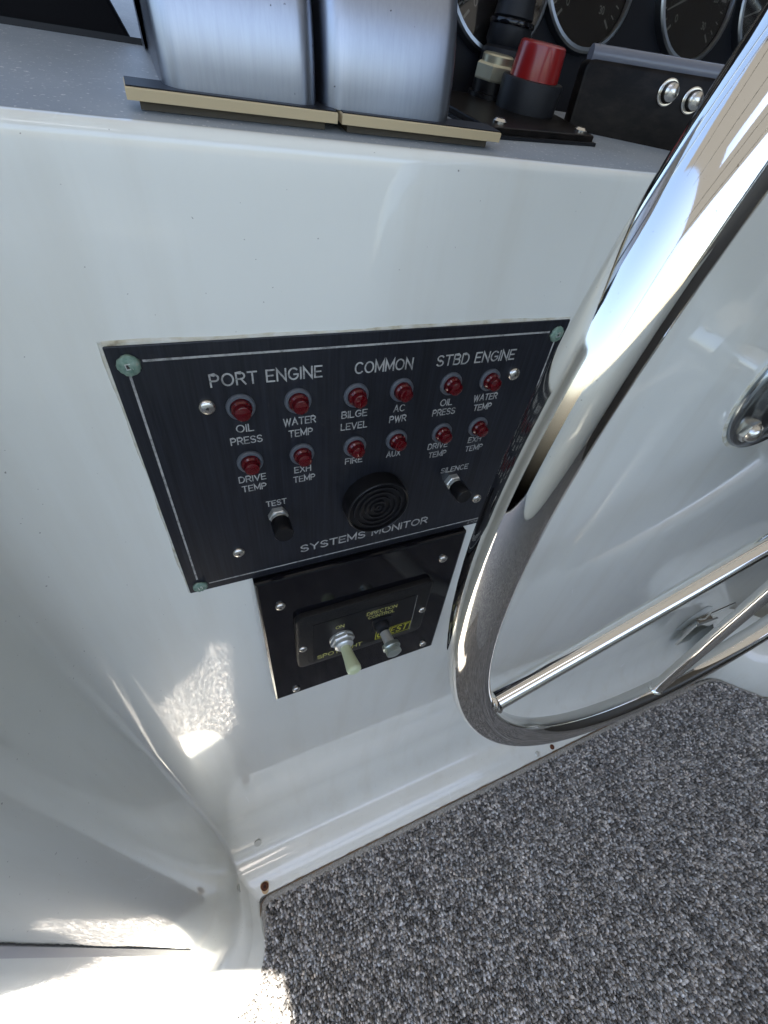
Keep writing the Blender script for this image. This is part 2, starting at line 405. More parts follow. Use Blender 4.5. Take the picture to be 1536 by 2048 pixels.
# rows of the moulded face: (z, face offset a, side offset b, front offset c, inner corner radius, outer corner radius)
rows = []
for k in range(7):                                             # rolled top edge
    t = math.radians(90 - 15 * k); rows.append((0.0572 - 0.004 + 0.004 * math.sin(t), -0.004 + 0.004 * math.cos(t), 0, 0, 0.034, 0.068))
for z in np.linspace(0.045, -0.58, 41): rows.append((z, 0, 0, 0, 0.0050 + 0.024 * min(1.0, max(0, (z + 0.34) / 0.30)), 0.068))
for k in range(12):                                            # floor fillet
    t = math.radians(90 * k / 11); s = 1 - math.cos(t)
    rows.append((-0.635 - 0.098 * math.sin(t), 0.046 * s, 0.012 * s, 0.026 * s, 0.0050, 0.068 - 0.004 * s))
rows += [(-0.7345, 0.050, 0.0150, 0.030, 0.005, 0.064), (-0.7395, 0.0625, 0.0205, 0.041, 0.005, 0.063), (-0.7405, 0.0635, 0.0215, 0.042, 0.005, 0.063),
         (-0.7435, 0.0745, 0.0290, 0.054, 0.006, 0.061), (-0.7455, 0.0785, 0.0320, 0.057, 0.006, 0.060), (-0.7535, 0.0800, 0.0330, 0.058, 0.006, 0.060)]
xs = list(np.linspace(1.5, 0.02, 60))
V = []; F = []; nc = None
XW, YF = -0.069, -0.118
for z, a, b, c, rc, rv in rows:
    line = [(x, -a) for x in xs]
    xw = XW + b; yf = YF - c
    cx, cy = xw + rc, -a - rc
    for k in range(13): t = math.radians(90 + 90 * k / 12); line.append((cx + rc * math.cos(t), cy + rc * math.sin(t)))
    y0, y1 = cy, yf + rv
    for k in range(1, 6): line.append((xw, y0 + (y1 - y0) * k / 6))
    cx, cy = xw - rv, yf + rv
    for k in range(13): t = math.radians(-90 * k / 12); line.append((cx + rv * math.cos(t), cy + rv * math.sin(t)))
    x0 = cx
    for k in range(1, 9): line.append((x0 + (-0.6 - x0) * k / 8, yf))
    nc = len(line)
    V += [(x, y, z) for x, y in line]
for r in range(len(rows) - 1):
    for i in range(nc - 1):
        F.append((r * nc + i, r * nc + i + 1, (r + 1) * nc + i + 1, (r + 1) * nc + i))
part('moulded_face', (V, F), gel, console, True, math.radians(50))
TH = math.radians(8); ct, st = math.cos(TH), math.sin(TH)
def dash(x, y, h=0.0): return Vector((x, y, 0.0572 + (y - 0.004) * st / ct)) + Vector((0, -st, ct)) * h if y > 0.004 else Vector((x, y, 0.0572 + h))
V = []; F = []; ys = [0.0038, 0.010, 0.02, 0.05, 0.1, 0.15, 0.3, 0.6]; dx = [-0.0685 + 0.0, 0.1, 0.3, 0.6, 1.0, 1.5]
dx = [-0.6, -0.3, -0.1] + dx[1:]
for y in ys:
    for x in dx: V.append(dash(x, y))
for j in range(len(ys) - 1):
    for i in range(len(dx) - 1): F.append((j * len(dx) + i, j * len(dx) + i + 1, (j + 1) * len(dx) + i + 1, (j + 1) * len(dx) + i))
part('dash_top', (V, F), dashm, console, True)
# top of the side pillar
part('pillar_top', ([(-0.6, 0.0035, 0.0571), (-0.069, 0.0035, 0.0571), (-0.069, -0.045, 0.0571), (-0.085, -0.085, 0.0571), (-0.11, -0.102, 0.0571), (-0.137, -0.109, 0.0571), (-0.6, -0.109, 0.0571)], [(0, 1, 2, 3, 4, 5, 6)]), gel, console)
# moulded swelling at the far end of the floor
V = []; F = []; n1, n2 = 14, 10
for k in range(n2):
    s = k / (n2 - 1); off = 0.0 + 0.085 * (1 - math.cos(s * PI / 2)); z = FLOOR - 0.003 + 0.11 * math.sin(s * PI / 2)
    for (x, y) in [(0.86, -0.078), (0.905, -0.085), (0.925, -0.0945), (0.95, -0.1215), (0.985, -0.1565), (1.05, -0.1815), (1.5, -0.2065)]:
        V.append((x + off * 0.9, y + off * 1.0 if y + off < 0.02 else 0.02, z))
for k in range(n2 - 1):
    for i in range(6): F.append((k * 7 + i, k * 7 + i + 1, (k + 1) * 7 + i + 1, (k + 1) * 7 + i))
part('floor_swelling', (V, F), gel, console, True, math.radians(60))
# black sealant seam up the outer corner of the side pillar
V = []; F = []
zz = np.linspace(-0.60, 0.02, 240)
RV = 0.068
def on_pillar(deg, off, z):
    t = math.radians(-deg); return (XW - RV + (RV + off) * math.cos(t), YF + RV + (RV + off) * math.sin(t), z)
for i, z in enumerate(zz):
    j1 = 0.15 * math.sin(z * 33) + 0.14 * random.uniform(-1, 1); wv = 0.28 + 0.45 * random.random() * (0.5 + 0.5 * math.sin(z * 60))
    V += [on_pillar(57 + j1 - wv, 0.0001, z), on_pillar(57 + j1, 0.0007, z), on_pillar(57 + j1 + wv, 0.0001, z)]
for i in range(len(zz) - 1):
    for q in range(2): F.append((i * 3 + q, i * 3 + q + 1, i * 3 + q + 4, i * 3 + q + 3))
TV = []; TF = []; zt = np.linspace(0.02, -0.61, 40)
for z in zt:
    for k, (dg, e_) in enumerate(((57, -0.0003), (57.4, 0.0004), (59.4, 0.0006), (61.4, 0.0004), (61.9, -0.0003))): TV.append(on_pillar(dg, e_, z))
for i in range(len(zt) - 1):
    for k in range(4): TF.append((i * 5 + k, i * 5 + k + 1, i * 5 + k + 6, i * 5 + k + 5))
part('shaded_step', (TV, TF), mat('step_shade_grey', (0.34, 0.34, 0.36), 0.4), console, True)  # grey strip: the corner step's shade is put into its colour
part('sealant_seam', (V, F), mat('dark_seam', (0.10, 0.10, 0.10), 0.6), console, True)
# rusty screw, filler plugs and two small fasteners in the floor flange
def disc_on(name, base, axis, r, h, material, parent, n=22, dome=True):
    return part(name, lathe([(r, -0.001), (r, h * 0.5), (r * 0.8, h)] if dome else [(r, -0.001), (r, h)], base, axis, n), material, parent, True)
fax = Vector((0, -0.30, 0.95))
sc = disc_on('rusty_screw', (-0.0263, -0.0700, -0.7418), fax, 0.0052, 0.0012, rust, console)
part('screw_recess', lathe([(0.0022, 0.0011), (0.0022, 0.00135)], (-0.0263, -0.0700, -0.7418), fax, 6), mat('rust_pit', (0.03, 0.012, 0.008), 0.9), sc)
V = [Vector((-0.0263, -0.0700, -0.7420))]; K = 40
for i in range(K):
    t = 2 * PI * i / K; r = 0.0060 + 0.0005 * math.sin(3 * t) + 0.003 * max(0, -math.sin(t)) ** 3
    V.append(Vector((-0.0263 + r * math.cos(t), -0.0700 + r * math.sin(t) * 0.9, -0.7420 + r * math.sin(t) * 0.27 + 0.0006)))
part('rust_stain', (V, [(0, 1 + i, 1 + (i + 1) % K) for i in range(K)]), mat('rust_stain', (0.50, 0.36, 0.20), 0.6), console)
disc_on('filler_plug', (-0.0240, -0.0228, -0.7155), Vector((0, -0.80, 0.6)), 0.0050, 0.00008, plugm, console, dome=False)
disc_on('filler_plug', (-0.0572, -0.0600, -0.7330), Vector((0.94, 0, 0.34)), 0.0050, 0.00008, plugm, console, dome=False)
for x in (0.454, 0.487): disc_on('flange_screw', (x, -0.0725, -0.7425), fax, 0.0042, 0.0015, rust if x > .46 else zinc, console)

GP = []
for a, b in zip(CARPET_EDGE[:-1], CARPET_EDGE[1:]):
    a, b = Vector(a), Vector(b); n_ = max(2, int((b - a).length / 0.006)); d = (b - a).normalized(); nn = Vector((d.y, -d.x))
    for k in range(n_):
        q = a.lerp(b, k / n_) + nn * (0.0016 + 0.0007 * random.random()); GP.append((q.x, q.y, -0.7450))
part('grime_line', tube(GP, [0.0004 + 0.0009 * random.random() ** 2 for _ in GP], 6), mat('brown_grime', (0.20, 0.13, 0.075), 0.8), console, True)
# ---- carpet: every loop is real, one joined mass; its raw edge a separate strip
carpet = thing('carpet', 'flecked grey and black loop pile carpet laid up to the white floor flange', 'carpet', (0.4, -0.3, FLOOR))
base = [(x, y) for x, y in CARPET_EDGE]
V = [(x, y, FLOOR) for x, y in CARPET_EDGE] + [(-0.6, -1.1, FLOOR), (1.5, -1.1, FLOOR)] + [(x, y, FLOOR) for x, y in RIGHT_EDGE[::-1][:-1]]
part('backing', (V, [tuple(range(len(V)))]), floorm, carpet)
def edge_strip(path, wd):
    V = []; F = []; k = 0
    P = []
    for i in range(len(path) - 1):
        a, b = Vector(path[i]), Vector(path[i + 1]); n = max(2, int((b - a).length / 0.008))
        P += [a.lerp(b, t / n) for t in range(n)]
    P.append(Vector(path[-1]))
    for i, q in enumerate(P):
        d = (P[min(i + 1, len(P) - 1)] - P[max(i - 1, 0)]).normalized(); nn = Vector((-d.y, d.x))
        j = 0.0008 * random.random()
        for off, h in ((-0.0015 - j, -0.002), (-0.001, 0.0035 + j), (wd * 0.5, 0.0042), (wd + j, 0.002)):
            V.append((q.x + nn.x * off, q.y + nn.y * off, FLOOR + h))
    for i in range(len(P) - 1):
        for s in range(3): F.append((i * 4 + s, i * 4 + s + 1, (i + 1) * 4 + s + 1, (i + 1) * 4 + s))
    return V, F
part('raw_edge', edge_strip(CARPET_EDGE, 0.0065), binding, carpet, True)
part('raw_edge', edge_strip(RIGHT_EDGE[::-1], 0.004), binding, carpet, True)
SP = 0.0035
gx = np.arange(-0.22, 1.05, SP * 0.92); gy = np.arange(-0.52, -0.08, SP * 1.12)
X, Y = np.meshgrid(gx, gy); X = X + ((np.arange(len(gy)) % 2) * SP * 0.46)[:, None]
X = (X + rng.normal(0, SP * 0.11, X.shape)).ravel(); Y = (Y + rng.normal(0, SP * 0.12, Y.shape)).ravel()
poly = np.array([(x, y) for x, y in CARPET_EDGE] + [(-0.6, -2), (1.5, -2)] + RIGHT_EDGE[::-1][:-1])
def inside(px, py, poly):
    r = np.zeros(len(px), bool); j = len(poly) - 1
    for i in range(len(poly)):
        xi, yi = poly[i]; xj, yj = poly[j]
        c = ((yi > py) != (yj > py)); xx = (xj - xi) * (py - yi) / (yj - yi + 1e-12) + xi
        r ^= c & (px < xx); j = i
    return r
keep = inside(X, Y, poly) & inside(X - 0.004, Y + 0.005, poly)
X, Y = X[keep], Y[keep]; nT = len(X)
ang = rng.normal(-0.15, 0.35, nT); ra = SP * rng.uniform(0.42, 0.58, nT); rb = SP * rng.uniform(0.55, 0.95, nT); hh = rng.uniform(0.0032, 0.0058, nT)
t = np.arange(6) * PI / 3
prof = [(1.0, 0.0), (0.86, 0.62), (0.42, 0.95)]
tv = []
for s, hz in prof:
    for a in t: tv.append((s * math.cos(a), s * math.sin(a), hz))
tv.append((0, 0, 1.0)); tv = np.array(tv)
ca, sa = np.cos(ang)[:, None], np.sin(ang)[:, None]
lx = tv[None, :, 0] * ra[:, None]; ly = tv[None, :, 1] * rb[:, None]
lean = rng.normal(0, 0.25, (nT, 2)) * hh[:, None]
co = np.empty((nT, len(tv), 3), np.float32)
L = rootloc(carpet)
co[:, :, 0] = X[:, None] + lx * ca - ly * sa + lean[:, 0:1] * tv[None, :, 2] - L.x
co[:, :, 1] = Y[:, None] + lx * sa + ly * ca + lean[:, 1:2] * tv[None, :, 2] - L.y
co[:, :, 2] = FLOOR + 0.0002 + tv[None, :, 2] * hh[:, None] - L.z
fq = []
for r in range(2):
    for i in range(6):
        j = (i + 1) % 6; fq.append((r * 6 + i, r * 6 + j, (r + 1) * 6 + j)); fq.append((r * 6 + i, (r + 1) * 6 + j, (r + 1) * 6 + i))
for i in range(6): fq.append((12 + i, 12 + (i + 1) % 6, 18))
fq = np.array(fq); faces = (fq[None] + (np.arange(nT) * len(tv))[:, None, None]).reshape(-1, 3)
me = bpy.data.meshes.new('loop_pile'); me.vertices.add(nT * len(tv)); me.vertices.foreach_set('co', co.ravel())
me.loops.add(len(faces) * 3); me.loops.foreach_set('vertex_index', faces.ravel().astype(np.int32))
me.polygons.add(len(faces)); me.polygons.foreach_set('loop_start', np.arange(0, len(faces) * 3, 3, dtype=np.int32))
me.polygons.foreach_set('use_smooth', np.ones(len(faces), bool))
me.update(calc_edges=True); me.materials.append(tuftm)
# yarn colours: charcoal, mid grey and pale flecks, drifting slowly over the floor
drift = 0.5 + 0.5 * np.sin(X * 31 + 2 * np.sin(Y * 17)) * np.sin(Y * 23 + X * 9)
u = rng.uniform(0, 1, nT) * 0.97 + 0.03 * drift
val = np.interp(u, [0, 0.3, 0.6, 0.8, 0.93, 1.0], [0.09, 0.21, 0.35, 0.50, 0.64, 0.78])
rowk = np.round((Y + 1) / (SP * 1.12)).astype(int) % 997; colk = np.round((X + 1) / (SP * 1.84)).astype(int) % 997
rown = rng.normal(0, 1, 1000)[rowk]; coln = np.convolve(rng.normal(0, 1, 1000), [.25, .5, .25], 'same')[colk]
val = val * (1 + 0.07 * rown + 0.08 * coln) * (0.97 + 0.06 * (0.5 + 0.5 * np.sin(X * 7.3 + 1.1) * np.cos(Y * 9.1 + X * 3)))
tint = rng.normal(0, 0.03, nT)
col = np.ones((nT, len(tv), 4), np.float32)
col[:, :, 0] = (val * (1.02 + tint))[:, None]; col[:, :, 1] = (val * 0.98)[:, None]; col[:, :, 2] = (val * (0.95 - tint))[:, None]
ca_ = me.color_attributes.new('Col', 'FLOAT_COLOR', 'POINT'); ca_.data.foreach_set('color', col.ravel())
lp = mesh_obj('loop_pile', me, carpet); lp['kind'] = 'stuff'

# ================================================================== systems monitor panel
W, H, INS, TK = 0.200, 0.1391, 0.00545, 0.0016
mon = thing('systems_monitor_panel', 'black brushed alarm panel with twelve red indicator lights lettered SYSTEMS MONITOR', 'alarm panel', (0.1, 0, -H))
part('plate', prism(rrect(0, W, -H, 0, 0.0006, 2), (0, 0, 0), FX, FZ, FN, -0.0004, TK, 0.0004), panelm, mon)
Y0 = -TK - 0.00012
def strip(x0, z0, x1, z1, wd, y):
    d = Vector((x1 - x0, z1 - z0)).normalized(); n = Vector((-d.y, d.x)) * wd / 2
    return [(x0 + n.x, y, z0 + n.y), (x0 - n.x, y, z0 - n.y), (x1 - n.x, y, z1 - n.y), (x1 + n.x, y, z1 + n.y)], [(0, 1, 2, 3)]
e = 0.0052
for a in ((INS + e, -INS, W - INS - e, -INS), (INS + e, -H + INS, W - INS - e, -H + INS), (INS, -INS - e, INS, -H + INS + e), (W - INS, -INS - e, W - INS, -H + INS + e)):
    part('border_line', strip(*a, 0.00085, Y0), letm, mon)
for s, x0, x1, z, cap in [('PORT ENGINE', .0311, .0745, -.0175, .0047), ('COMMON', .0893, .1163, -.0176, .0047), ('STBD ENGINE', .1290, .1723, -.0177, .0047)]:
    text_part(s, x0, x1, z, cap, Y0, letm, mon, wd=0.00070)
for s, x0, x1, z in [('OIL', .0378, .0446, -.0392), ('PRESS', .0347, .0477, -.0453), ('WATER', .0576, .0717, -.0390), ('TEMP', .0596, .0702, -.0453),
    ('DRIVE', .0354, .0474, -.0667), ('TEMP', .0362, .0471, -.0725), ('EXH', .0613, .0691, -.0663), ('TEMP', .0606, .0711, -.0722), ('TEST', .0463, .0561, -.0849),
    ('BILGE', .0841, .0963, -.0391), ('LEVEL', .0840, .0968, -.0455), ('AC', .1102, .1157, -.0392), ('PWR', .1087, .1174, -.0450), ('FIRE', .0870, .0959, -.0662), ('AUX', .1096, .1173, -.0662),
    ('OIL', .1357, .1423, -.0393), ('PRESS', .1324, .1452, -.0447), ('WATER', .1553, .1694, -.0391), ('TEMP', .1568, .1675, -.0449), ('DRIVE', .1339, .1458, -.0657), ('TEMP', .1354, .1461, -.0716),
    ('EXH', .1594, .1675, -.0657), ('TEMP', .1591, .1702, -.0717), ('SILENCE', .1462, .1643, -.0849)]:
    text_part(s, x0, x1, z, 0.0033, Y0, letm, mon, wd=0.00050)
text_part('SYSTEMS MONITOR', .0626, .1448, -.1256, .0052, Y0, letm, mon, wd=0.00090)
text_part('2708', .1786, .1874, -.1371, .0018, Y0, letm, mon, wd=0.00025)
# indicator lights
bez = fixn(newmesh('bezel', *lathe([(0.0058, 0), (0.0058, 0.0009), (0.0053, 0.0015), (0.0044, 0.0016), (0.0042, 0.0008)], (0, 0, 0), FN, 36), bezm, True))
lens = fixn(newmesh('lens', *lathe([(0.0042, 0.0008), (0.0041, 0.0030), (0.0034, 0.0038), (0.0033, 0.0058), (0.0031, 0.0063), (0.0026, 0.0065)], (0, 0, 0), FN, 32), lensm, True))
for me_ in (bez, lens):
    bm = bmesh.new(); bm.from_mesh(me_)
    for ed in bm.edges: ed.smooth = not (len(ed.link_faces) == 2 and ed.calc_face_angle(0) > math.radians(35))
    bm.to_mesh(me_); bm.free()
for x, z in [(.0407, -.0273), (.0641, -.0274), (.0903, -.0279), (.1126, -.0277), (.1388, -.0274), (.1614, -.0277), (.0413, -.0553), (.0650, -.0554), (.0913, -.0557), (.1137, -.0556), (.1401, -.0557), (.1626, -.0553)]:
    b_ = mesh_obj('indicator_light', bez, mon, Vector((x, -TK, z)) - ROOT[mon]); mesh_obj('lens', lens, b_)
# buzzer
BX, BZ, BY = 0.1045, -0.0935, -TK
bz = part('buzzer', lathe([(0.0182, 0), (0.0182, 0.0085), (0.0179, 0.0094), (0.0174, 0.0097), (0.0170, 0.0094), (0.0168, 0.0078), (0.0002, 0.0078)], (BX, BY, BZ), FN, 56), blackp, mon, True)
for r0 in (0.0145, 0.0112, 0.0079, 0.0046, 0.0018):
    prof = [(r0, 0.0078), (r0, 0.0090), (r0 - 0.0011, 0.0090), (r0 - 0.0011, 0.0078)]
    part('grille_ring', lathe(prof, (BX, BY, BZ), FN, 44, False, False), mat('grille_black', (0.010, 0.010, 0.012), 0.4, spec=0.3), bz, True)
# push buttons
def push(x, z):
    n_ = part('push_button', lathe([(0.0050, 0), (0.0050, 0.0030), (0.0046, 0.0034)], (x, BY, z), FN, 6), zinc, mon)
    part('threaded_neck', lathe([(0.0040, 0.0034), (0.0040, 0.0048), (0.0036, 0.0049), (0.0040, 0.0055), (0.0036, 0.0057), (0.0038, 0.0066)], (x, BY, z), FN, 24), zinc, n_, True)
    part('cap', lathe([(0.0045, 0.0060), (0.0048, 0.0066), (0.0048, 0.0152), (0.0044, 0.0158), (0.0036, 0.0157)], (x, BY, z), FN, 32), blackp, n_, True)
push(.0513, -.0912); push(.1553, -.0922)
for x, z, r, rot in [(.0282, -.0256, .0033, -.45), (.0290, -.1136, .0033, .9), (.1753, -.0258, .0034, .95), (.1791, -.1128, .0034, .3)]:
    s_ = mesh_obj('panel_screw', screw_mesh('panel_screw', r, r * .62, screwm), mon, Vector((x, BY, z)) - ROOT[mon])
    mesh_obj('slot', drive_mesh('slot', r, r * .62, 'slot', rot, slotdark), s_)
for x, z in [(.0061, -.0066), (.0059, -.1345), (.1940, -.0066), (.1940, -.1330)]:
    s_ = mesh_obj('corner_screw', fixn(newmesh('corner_screw', *lathe([(0.0037, 0), (0.0037, 0.0006), (0.0033, 0.0012), (0.0014, 0.0014)], (0, 0, 0), FN, 28), verd, True)), mon, Vector((x, BY, z)) - ROOT[mon])
    s_['label'] = 'green corroded corner screw'
    for vv in s_.data.vertices:
        f_ = 1 + random.uniform(-0.07, 0.09); vv.co.x *= f_; vv.co.z *= f_; vv.co.y *= 1 + random.uniform(-0.2, 0.35)
    mesh_obj('socket_rim', newmesh('socket_rim', *lathe([(0.0015, 0.0014), (0.0015, 0.0017), (0.0011, 0.0017), (0.0011, 0.0012)], (0, 0, 0), FN, 4, False, False, rot=0.9), zinc), s_)
    mesh_obj('socket', newmesh('socket', *lathe([(0.0011, 0.0014), (0.0011, 0.00145)], (0, 0, 0), FN, 4, True, True, rot=0.9), slotdark), s_)
# sealant bead along the left and top edges
def bead(p0, p1, out, n=70):
    V = []; F = []; p0, p1, out = Vector(p0), Vector(p1), Vector(out)
    for i in range(n):
        q = p0.lerp(p1, i / (n - 1)); wv = 0.0010 + 0.0003 * math.sin(i * .37) + 0.0003 * math.sin(i * .13 + 1) + 0.00015 * random.random()
        for s, hgt in ((-0.0004, 0.0010), (wv * .5, 0.0009), (wv, -0.0002)): V.append(q + out * s + Vector((0, -hgt, 0)))
    for i in range(n - 1):
        for s in range(2): F.append((i * 3 + s, i * 3 + s + 1, i * 3 + s + 4, i * 3 + s + 3))
    return V, F
part('sealant_bead', bead((0, 0, 0), (0.2, 0, 0), (0, 0, 1)), caulk, mon, True)
part('sealant_bead', bead((0, 0, 0.001), (0, 0, -H), (-1, 0, 0)), caulk, mon, True)

# ================================================================== spotlight control
spot = thing('spotlight_control', 'glossy black spotlight switch plate with toggle and joystick below the alarm panel', 'switch plate', (0.109, 0, -0.303))
PT = 0.0060
part('plate', prism([(.0345, -.303), (.183, -.302), (.1775, -.1405), (.0335, -.1405)], (0, 0, 0), FX, FZ, FN, 0.0, PT, 0.0016), blackg, spot)
for x, z in [(.0468, -.1672), (.1632, -.1635), (.0520, -.2935), (.1705, -.2895)]:
    s_ = mesh_obj('plate_screw', screw_mesh('plate_screw', 0.0034, 0.0021, screwm), spot, Vector((x, -PT, z)) - ROOT[spot])
    mesh_obj('cross_recess', drive_mesh('cross_recess', 0.0034, 0.0021, 'cross', random.uniform(0, 1.5), slotdark), s_)
CT = 0.0105
ctl = part('control_box', prism(rrect(.0545, .1585, -.2515, -.1825, .0055, 6), (0, 0, 0), FX, FZ, FN, PT - 0.0005, CT, 0.0012), pebble, spot, True)
YC = -CT - 0.00015
part('legend_plate', prism([(.0660, -.2445), (.1470, -.2445), (.1455, -.1945), (.0660, -.1945)], (0, 0, 0), FX, FZ, FN, CT - 0.0003, CT + 0.0003), blackp, ctl)
part('legend_edge', strip(.1462, -.1950, .1474, -.2440, 0.0004, -CT - 0.00045), letm, ctl)
YC = -CT - 0.00045
for s, x0, x1, z, cap, wd in [('ON', .0829, .0889, -.2080, .0036, .0005), ('SPOTLIGHT', .0693, .1050, -.2440, .0050, .0007), ('DIRECTION', .1064, .1300, -.2026, .0037, .00048), ('CONTROL', .1080, .1288, -.2082, .0037, .00048)]:
    text_part(s, x0, x1, z, cap, YC, yelm, ctl, wd=wd)
lx0, lx1, lz0, lz1 = .1165, .1462, -.2425, -.2305
for a in ((lx0, lz1, lx1, lz1), (lx0, lz0, lx1, lz0), (lx0, lz0, lx0, lz1), (lx1, lz0, lx1, lz1)): part('logo_frame', strip(*a, 0.0006, YC), yelb, ctl)
text_part('GUEST', lx0 + .0012, lx1 - .0030, lz0 + .0022, .0080, YC - 0.00002, yelb, ctl, wd=0.0011, slant=0.14, gap=2.2)
for x, z in [(.0585, -.2215), (.1545, -.2185)]:
    s_ = mesh_obj('box_screw', screw_mesh('box_screw', 0.0031, 0.0018, screwm), spot, Vector((x, -CT, z)) - ROOT[spot])
    mesh_obj('cross_recess', drive_mesh('cross_recess', 0.0031, 0.0018, 'cross', random.uniform(0, 1.5), slotdark), s_)
# toggle
tb = Vector((0.0874, -CT, -.2222))
tg = part('toggle_switch', lathe([(0.0092, 0), (0.0092, 0.0016), (0.0088, 0.0019)], tb, FN, 30), zinc, spot, True)
part('hex_nut', lathe([(0.0094, 0.0018), (0.0094, 0.0042), (0.0086, 0.0050)], tb, FN, 6, rot=0.2), zinc, tg)
part('collar', lathe([(0.0072, 0.0048), (0.0070, 0.0075), (0.0062, 0.0082), (0.0050, 0.0090)], tb, FN, 28), zinc, tg, True)
ba = Vector((0.03, -1, -0.02)).normalized()
part('bat_lever', tube([tb + ba * h for h in (0.006, 0.010, 0.018, 0.0255, 0.0278, 0.0290)], [0.0040, 0.0038, 0.0044, 0.0054, 0.0050, 0.0030], 22), batm, tg, True, math.radians(60))
# joystick
jb = Vector((0.1192, -CT, -.2205))
js = part('joystick', prism(rrect(.1118, .1270, -.2285, -.2120, .0008, 2), (0, 0, 0), FX, FZ, FN, CT + 0.0001, CT + 0.0010, 0.0003), rubber, spot)
part('boot', lathe([(0.0062, 0.0008), (0.0064, 0.0030), (0.0052, 0.0056), (0.0036, 0.0064), (0.0032, 0.0100), (0.0028, 0.0110)], jb, FN, 26), rubber, js, True)
ja = Vector((0.02, -1, -0.03)).normalized()
part('stem', tube([jb + ja * 0.008, jb + ja * 0.0185], 0.0040, 18), MATS['dull_zinc'], js, True)
part('knob', lathe([(0.0038, 0.0175), (0.0066, 0.0182), (0.0069, 0.0210), (0.0064, 0.0217), (0.0050, 0.0220), (0.0050, 0.0232), (0.0058, 0.0236), (0.0058, 0.0256), (0.0046, 0.0262), (0.0014, 0.0264)], jb, ja, 26), mat('corroded_chrome', (0.45, 0.50, 0.46), 0.3, 0.85), js, True)

# ================================================================== steering wheel
WC = Vector((0.5045, -0.0776, -0.0736)); WN = Vector((0.0059, -0.9983, 0.0584)).normalized()
wa = Vector((0, 0, 1)).cross(WN).normalized(); wb = WN.cross(wa); WR, wr = 0.3775, 0.0125
wheel = thing('steering_wheel', 'large polished stainless steering wheel with slim tubular spokes', 'steering wheel', WC)
def rim_pt(t): return WC + (wa * math.cos(t) + wb * math.sin(t)) * WR
V = []; F = []; n1, n2 = 180, 40
for i in range(n1):
    t = 2 * PI * i / n1; rd = wa * math.cos(t) + wb * math.sin(t); c = WC + rd * WR
    for k in range(n2):
        a = 2 * PI * k / n2; V.append(c + rd * wr * math.cos(a) + WN * wr * math.sin(a))
for i in range(n1):
    for k in range(n2): F.append((i * n2 + k, ((i + 1) % n1) * n2 + k, ((i + 1) % n1) * n2 + (k + 1) % n2, i * n2 + (k + 1) % n2))
part('rim', (V, F), chrome, wheel, True, math.radians(60))
hubc = WC + WN * 0.0086
hub = part('hub', lathe([(0.030, -0.022), (0.042, -0.018), (0.044, 0.008), (0.038, 0.014), (0.020, 0.018), (0.004, 0.019)], hubc, WN, 48), chrome, wheel, True)
part('shaft', lathe([(0.016, -0.075), (0.016, -0.020)], hubc, WN, 28), chrome, wheel, True)
for deg in (-153.94, -92.52, -32.5, 26.1, 87.5, 147.5):
    t = math.radians(deg); rd = wa * math.cos(t) + wb * math.sin(t)
    p0 = WC + rd * (WR - wr + 0.002); p1 = hubc + rd * 0.036
    sp_ = part('spoke', tube([p0, p1], 0.0070, 24), chrome, wheel, True)
    part('weld_bead', lathe([(0.0076, -0.0012), (0.0089, 0.0002), (0.0084, 0.0016), (0.0073, 0.0030)], WC + rd * (WR - wr + 0.0002), -rd, 22), chrome, sp_, True)
# helm mounting flange on the face
FC = Vector((0.468, 0, -0.062))
hf = thing('helm_flange', 'dull chrome mounting flange bolted to the console behind the steering wheel', 'flange', FC)
fm = mat('dull_chrome_flange', (0.33, 0.36, 0.38), 0.2, 1.0)
part('plate', lathe([(0.0605, -0.0005), (0.061, 0.0020), (0.060, 0.0045), (0.0585, 0.0055), (0.050, 0.0057), (0.044, 0.0060), (0.040, 0.0085), (0.030, 0.010)], FC, FN, 72), fm, hf, True)
part('bedding_bead', lathe([(0.0640, -0.0005), (0.0632, 0.0007), (0.0600, 0.0012)], FC, FN, 72, False, False), caulk, hf, True)
for deg in (-130, -10, 110):
    t = math.radians(deg); b0 = FC + Vector((math.cos(t), 0, math.sin(t))) * 0.0470 + Vector((0, -0.0056, 0))
    bo = part('flange_bolt', lathe([(0.0098, 0.0), (0.0098, 0.0046), (0.0090, 0.0054)], b0, FN, 6, rot=0.3), screwm, hf)
    part('bolt_dome', lathe([(0.0080, 0.0052), (0.0074, 0.0080), (0.0054, 0.0102), (0.0022, 0.0112)], b0, FN, 24), screwm, bo, True)

# chrome catch low on the face, beside the floor
lat = thing('chrome_catch', 'small bent chrome catch plate low on the console face near the carpet', 'catch', (0.9, 0, -0.66))
def sheet(pts, th, n):
    n = Vector(n).normalized() * th; P = [Vector(p) for p in pts]; K = len(P); V = P + [p + n for p in P]
    return V, [tuple(range(K)), tuple(range(2 * K - 1, K - 1, -1))] + [(i, (i + 1) % K, K + (i + 1) % K, K + i) for i in range(K)]
part('plate', sheet([(0.8145, -0.016, -0.667), (0.803, -0.016, -0.589), (0.8788, -0.016, -0.598), (0.893, -0.016, -0.622), (0.861, -0.016, -0.630), (0.853, -0.016, -0.655), (0.862, -0.016, -0.674)], 0.0035, FN), chrome, lat)
part('bent_tab', sheet([(0.861, -0.016, -0.630), (0.892, -0.016, -0.622), (0.892, -0.001, -0.618), (0.861, -0.001, -0.626)], 0.0025, (0, 0, 1)), chrome, lat)
part('wire_loop', tube([(0.826, -0.010, -0.590), (0.826, -0.016, -0.579), (0.818, -0.016, -0.553), (0.850, -0.016, -0.5525), (0.885, -0.016, -0.552), (0.892, -0.010, -0.565)], 0.0016, 10), chrome, lat, True)
K = 36; SV = [(0.838, -0.0011, -0.605)]
